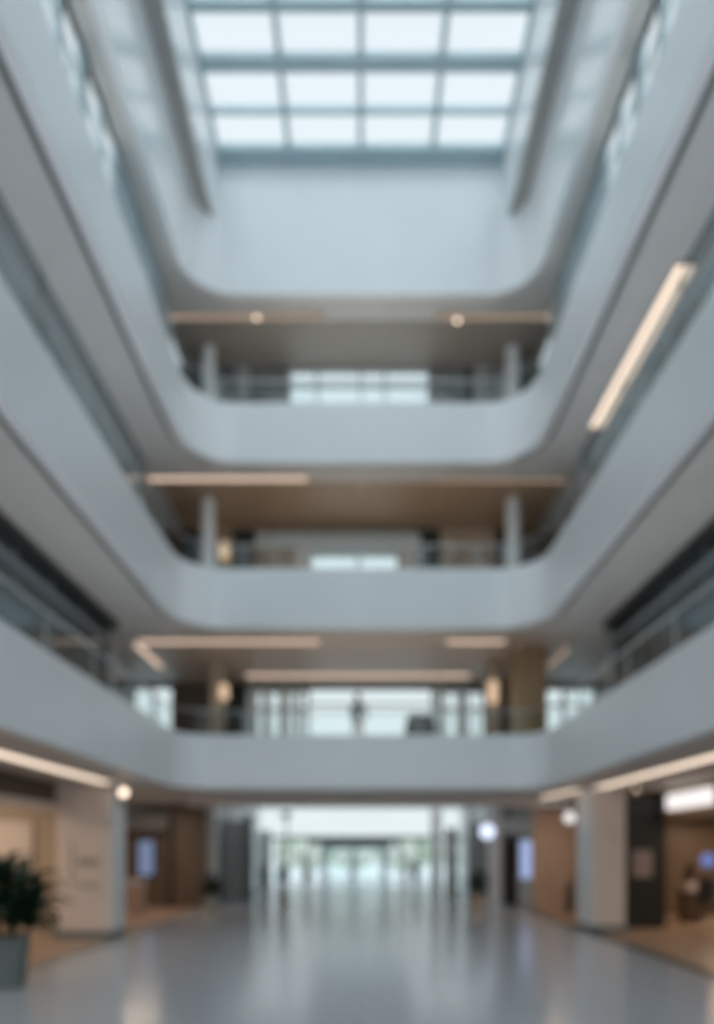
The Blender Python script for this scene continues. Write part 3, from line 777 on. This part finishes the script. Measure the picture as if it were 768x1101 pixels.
# ------------------------------------------------------------------ people
def person(loc, h, face, pose, cols, label, hairm='hair'):
    """one skinned body; joints in metres for a 1.75 m figure, then scaled. face = heading angle, 0 looks towards the camera"""
    k = h / 1.75
    st = pose.get('stride', 0.); al, ar = pose.get('arms', ((0, 0), (0, 0)))
    V, E, Rd = [], [], []
    def v(p, r, par=None):
        V.append(Vector(p)); Rd.append(r)
        if par is not None: E.append((par, len(V) - 1))
        return len(V) - 1
    pel = v((0, 0, .95), .135); wst = v((0, 0, 1.1), .12, pel); ch = v((0, .01, 1.3), .15, wst); up = v((0, .01, 1.42), .12, ch)
    nk = v((0, 0, 1.5), .055, up); hd0 = v((0, -.01, 1.57), .07, nk); hd1 = v((0, -.012, 1.65), .088, hd0); v((0, 0, 1.715), .06, hd1)
    for s, sw in ((-1, 1), (1, -1)):
        hp = v((s * .09, 0, .88), .095, pel); kn = v((s * .1, -st * sw * .5 - .01, .5), .062, hp); an = v((s * .1, -st * sw * .9 + .02, .1), .042, kn)
        v((s * .11, -st * sw * .9 - .13, .045), .038, an)
        ho, fo = (al, ar)[0 if s < 0 else 1]
        sh_ = v((s * .19, .01, 1.4), .06, up)
        el = v((s * .25, .0 - ho * .2, 1.13 + abs(ho) * .05), .042, sh_)
        wr = v((s * (.26 - .12 * abs(fo)), -.05 - fo * .25, .9 + abs(fo) * .22), .028, el)
        dr_ = (V[wr] - V[el]).normalized()
        pm = v(V[wr] + dr_ * .06, .03, wr)
        for q, (ln, off) in enumerate(((.065, -.028), (.08, -.01), (.075, .009), (.055, .026))):
            f1 = v(V[pm] + dr_ * .035 + Vector((0, off, 0)), .0095, pm)
            v(V[f1] + dr_ * ln * .6 + Vector((-s * .012, 0, 0)), .008, f1)
        th = v(V[wr] + dr_ * .03 + Vector((0, -.035, 0)), .011, wr); v(V[th] + dr_ * .035 + Vector((0, -.01, 0)), .009, th)
    bm = bmesh.new(); sl = bm.verts.layers.skin.verify()
    vs = [bm.verts.new(p * k) for p in V]
    for i, b_ in enumerate(vs): b_[sl].radius = (Rd[i] * k, Rd[i] * k * (.8 if i in (pel, wst, ch, up) else 1.)); b_[sl].use_root = (i == 0)
    for a, b_ in E: bm.edges.new((vs[a], vs[b_]))
    me = bpy.data.meshes.new('tmp'); bm.to_mesh(me); bm.free()
    o = bpy.data.objects.new('tmp', me); C.objects.link(o)
    o.modifiers.new('s', 'SKIN'); sb = o.modifiers.new('u', 'SUBSURF'); sb.levels = 2; sb.render_levels = 2
    bpy.context.view_layer.update()
    dg = bpy.context.evaluated_depsgraph_get(); me2 = bpy.data.meshes.new_from_object(o.evaluated_get(dg))
    bpy.data.objects.remove(o); me2.materials.clear()
    for mm in ('skin', cols[0], cols[1], 'shoe'): me2.materials.append(M[mm])
    for p in me2.polygons:
        c = p.center / k; p.use_smooth = True
        arm = abs(c.x) > .2
        if c.z > 1.47: i = 0
        elif c.z > .93 and not (arm and c.z < .93): i = 1
        elif arm and c.z > .6: i = 0
        elif c.z > .09: i = 2
        else: i = 3
        if abs(c.x) < .2 and c.y < -.19 and c.z > .8: i = 0
        p.material_index = i
    t = thing('person', label, 'person', loc)
    t.rotation_euler = (0, 0, face)
    body = bpy.data.objects.new('body', me2); C.objects.link(body); body.parent = t
    def part(nm, b3, m):
        ob = link(nm, b3, M[m], None, smooth=True); ob.parent = t; return ob
    # hair cap
    b3 = bmesh.new(); bmesh.ops.create_uvsphere(b3, u_segments=16, v_segments=10, radius=1)
    for w in b3.verts: w.co = Vector((w.co.x * .094, w.co.y * .108 + .012, w.co.z * .085 + 1.70 - (.04 if w.co.y > .2 and w.co.z < 0 else 0))) * k
    part('hair', b3, hairm)
    for s in (-1, 1):
        b3 = bmesh.new(); bmesh.ops.create_uvsphere(b3, u_segments=8, v_segments=6, radius=.011 * k)
        for w in b3.verts: w.co += Vector((s * .032, -.094, 1.635)) * k
        part('eye', b3, 'black')
        b3 = bmesh.new(); bmesh.ops.create_uvsphere(b3, u_segments=8, v_segments=6, radius=1)
        for w in b3.verts: w.co = Vector((w.co.x * .012 + s * .088, w.co.y * .02, w.co.z * .03 + 1.62)) * k
        part('ear', b3, 'skin')
    b3 = bmesh.new(); bmesh.ops.create_cone(b3, segments=8, radius1=.016 * k, radius2=.006 * k, depth=.045 * k, cap_ends=True)
    for w in b3.verts: w.co += Vector((0, -.102, 1.6)) * k
    part('nose', b3, 'skin')
    b3 = B((-.022 * k, .022 * k, -.09 * k, -.082 * k, 1.562 * k, 1.571 * k)); part('mouth', b3, 'cloth_brown')
    return t
person((X(385, 20.3), 20.3, 5.02), 1.78, PI * .9, {'stride': .05, 'arms': ((.4, .9), (.4, .9))}, ('cloth_dark', 'cloth_pale'), 'person in a dark top standing at the first gallery balustrade')
person((X(447, 40), 40, 0), 1.78, .1, {'stride': .18, 'arms': ((.3, .1), (-.3, .1))}, ('cloth_dark', 'cloth_dark'), 'person in black walking in front of the far entrance')
person((X(282, 37.), 37., 0), 1.55, .6, {'stride': .12, 'arms': ((.2, .2), (-.2, .1))}, ('cloth_navy', 'cloth_dark'), 'person in navy standing at the far left of the lobby')
person((X(331, 36), 36., 0), 1.5, PI, {'stride': .2, 'arms': ((-.3, .1), (.3, .2))}, ('cloth_brown', 'cloth_pale'), 'person in a brown top walking away towards the far entrance')

# ------------------------------------------------------------------ outside
struct('ground', B((-60, 60, 42.2, 120, -.25, -.05)), M['paving'])
struct('ground_front', B((-60, 60, -60, Y0 - .1, -.25, -.05)), M['paving'])
def tree(x, y, h, r, seed, label):
    rnd = random.Random(seed); t = thing('tree', label, 'tree', (x, y, -.05), 'trees outside the far entrance')
    bm = bmesh.new(); tube(bm, [(x, y, -.05), (x + .05, y, h * .3), (x, y, h * .7)], [.16, .12, .05], 10)
    for k in range(6):
        a = k * 1.05; tube(bm, [(x, y, h * (.35 + .05 * k)), (x + math.cos(a) * r * .7, y + math.sin(a) * r * .7, h * (.55 + .06 * k))], [.05, .02], 6)
    link('trunk', bm, M['bark'], t)
    fb = bmesh.new()
    for k in range(700):
        a = rnd.uniform(0, 2 * PI); q = rnd.uniform(-1, 1); rr = rnd.uniform(.55, 1.) ** .5 * r
        c = Vector((x + rr * math.cos(a) * math.sqrt(1 - q * q), y + rr * math.sin(a) * math.sqrt(1 - q * q), h * .62 + q * h * .36))
        blade(fb, c, rnd.uniform(0, 6.28), rnd.uniform(-.6, .9), .32, .09, .8, 2)
    link('foliage', fb, M['treeleaf'], t)
tree(-4.2, 52, 3.4, 2.2, 1, 'pale green tree seen through the glass left of the far doors')
tree(-.8, 58, 3.2, 2.3, 2, 'pale green tree seen through the far double doors')
tree(3.3, 51, 3.3, 2.2, 3, 'pale green tree seen through the glass right of the far doors')
tree(7.5, 60, 3.6, 2.6, 4, 'farthest pale green tree beyond the right end of the entrance')

# ------------------------------------------------------------------ light
LOB, SHL, SHR, SHM = 42., 60., 50., 40.
SKY, SKYF = 1.05, 1.4
w = bpy.data.worlds.new('World'); S.world = w; w.use_nodes = True
nt = w.node_tree; nt.nodes.clear()
out = nt.nodes.new('ShaderNodeOutputWorld'); bg = nt.nodes.new('ShaderNodeBackground')
tc = nt.nodes.new('ShaderNodeTexCoord'); sx = nt.nodes.new('ShaderNodeSeparateXYZ'); cr = nt.nodes.new('ShaderNodeValToRGB')
nt.links.new(tc.outputs['Generated'], sx.inputs[0]); nt.links.new(sx.outputs['Z'], cr.inputs['Fac'])
cr.color_ramp.elements[0].position = .0; cr.color_ramp.elements[0].color = (.85, .895, .91, 1)
cr.color_ramp.elements[1].position = .6; cr.color_ramp.elements[1].color = (.8, .89, .94, 1)
nt.links.new(cr.outputs['Color'], bg.inputs[0])
# the sun-side half of the hazy sky (behind the camera) is brighter
mr = nt.nodes.new('ShaderNodeMapRange'); mr.interpolation_type = 'SMOOTHSTEP'
mr.inputs['From Min'].default_value = .0; mr.inputs['From Max'].default_value = -.8
mr.inputs['To Min'].default_value = SKY; mr.inputs['To Max'].default_value = SKYF
nt.links.new(sx.outputs['Y'], mr.inputs['Value']); nt.links.new(mr.outputs[0], bg.inputs[1])
nt.links.new(bg.outputs[0], out.inputs[0])
def sun(name, rot, strength, angle, col):
    l = bpy.data.lights.new(name, 'SUN'); l.energy = strength; l.angle = math.radians(angle); l.color = col
    o = bpy.data.objects.new(name, l); C.objects.link(o); o.rotation_euler = rot
    return o
# hazy sun high behind the camera, entering by the skylight and the glazed front
sun('sun', (math.radians(18), 0, 0), 1.9, 110, (.8, .92, 1.))
def portal(name, loc, rot, sx_, sy_):
    l = bpy.data.lights.new(name, 'AREA'); l.shape = 'RECTANGLE'; l.size = sx_; l.size_y = sy_
    l.cycles.is_portal = True
    o = bpy.data.objects.new(name, l); C.objects.link(o); o.location = loc; o.rotation_euler = rot
portal('portal_skylight', (0, 10, 21.2), (0, 0, 0), 7.7, 18)
portal('portal_front', (0, Y0 - .2, 10.5), (math.radians(90), 0, 0), 19.2, 21)
portal('portal_entrance', (0, 42.3, 2.45), (math.radians(-90), 0, 0), 12, 4.9)

def lamp(name, loc, sx_, sy_, power, col=(1., .74, .52)):
    l = bpy.data.lights.new(name, 'AREA'); l.shape = 'RECTANGLE'; l.size = sx_; l.size_y = sy_; l.energy = power; l.color = col
    o = bpy.data.objects.new(name, l); C.objects.link(o); o.location = loc
    return o

UPS, UPB = 60., 28.
# fill lights added out of sight behind the balcony bands to brighten the soffits
def fill_up(lv, x0, x1, y0, y1, power, col, where):
    z = LV[lv]['z1'] - .4 + .02
    t = thing('fill_channel', 'low added fill light on the gallery floor ' + where, 'fill light', ((x0 + x1) / 2, (y0 + y1) / 2, z), 'added fill lights behind the balcony bands')
    link('channel', B((x0, x1, y0, y1, z, z + .1)), M['alum'], t)
    o = lamp('fill_up', ((x0 + x1) / 2, (y0 + y1) / 2, z + .12), x1 - x0 - .02, y1 - y0 - .02, power, col)
    o.rotation_euler = (PI, 0, 0)
for lv, ps, pb in ((1, UPS, UPB), (2, UPS, UPB), (3, UPS * .4, UPB)):
    nm = {1: 'lowest', 2: 'middle', 3: 'upper'}[lv]; W = LV[lv]['W']
    fill_up(lv, -3.4, 3.4, 19.3, 19.45, pb, (1., .76, .56), 'behind the far run of the %s band' % nm)
    for s in (-1, 1):
        a, b = sorted((s * (W + .3), s * (W + .4)))
        fill_up(lv, a, b, 2., 17.6, ps, (.95, .96, 1.), 'behind the %s run of the %s band' % ('left' if s < 0 else 'right', nm))

# unseen ceiling panels added to brighten the lobby, shops and passages
def fill_panel(name, loc, sx_, sy_, power, col, label, group):
    x, y, z = loc
    t = thing(name, label, 'ceiling light', loc, group)
    link('housing', B((x - sx_ / 2 - .03, x + sx_ / 2 + .03, y - sy_ / 2 - .03, y + sy_ / 2 + .03, z - .04, z)), M['alum'], t)
    l = lamp('fill_lamp', (x, y, z - .05), sx_, sy_, power, col)
for k, (x, y) in enumerate([(-4.1, 31), (4.1, 31), (-4.1, 36), (4.1, 36)]):
    fill_panel('fill_panel', (x, y, 4.995), 3.4, 4.8, LOB, (.95, .98, 1.), 'flat fill panel added on the lobby ceiling', 'added fill panels on the lobby ceiling')
for k, (x, y) in enumerate([(-10, 12), (-10, 16)]):
    fill_panel('fill_panel', (x, y, 3.955), .5, .5, SHL, (1., .78, .56), 'square fill panel added on the left shop ceiling', 'added fill panels in the left shop')
for k, (x, y) in enumerate([(10.6, 15), (10.6, 19), (11.5, 22)]):
    fill_panel('fill_panel', (x, y, 3.3), .5, .5, SHR, (1., .72, .48), 'square fill panel added on the right shop ceiling', 'added fill panels in the right shop')
for k, (x, y) in enumerate([(-8.3, 23), (-7.9, 25.0), (7.1, 23.2)]):
    fill_panel('fill_panel', (x, y, 3.955), 1.3, 1., SHM, (1., .76, .56), 'small square fill panel added above the passage behind a stone pier', 'added fill panels behind the piers')

# ------------------------------------------------------------------ camera
cam = bpy.data.cameras.new('camera'); co = bpy.data.objects.new('camera', cam); C.objects.link(co)
co.location = (0, 0, EYE); co.rotation_euler = (PI / 2, 0, 0)
cam.sensor_fit = 'HORIZONTAL'; cam.sensor_width = 36; cam.lens = F / 768 * 36
cam.shift_x = -(CX - 384) / 768; cam.shift_y = (HY - 550.5) / 768
cam.clip_start = .05; cam.clip_end = 300
cam.dof.use_dof = True; cam.dof.focus_distance = 1.5; cam.dof.aperture_fstop = (cam.lens / 1000) / .032
S.camera = co
S.view_settings.view_transform = 'Standard'; S.view_settings.look = 'None'
S.view_settings.gamma = 1; S.view_settings.exposure = .07; S.view_settings.use_curve_mapping = False
S.cycles.use_denoising = True
S.cycles.max_bounces = 10; S.cycles.diffuse_bounces = 6; S.cycles.glossy_bounces = 5; S.cycles.transparent_max_bounces = 16
S.cycles.sample_clamp_indirect = 4.
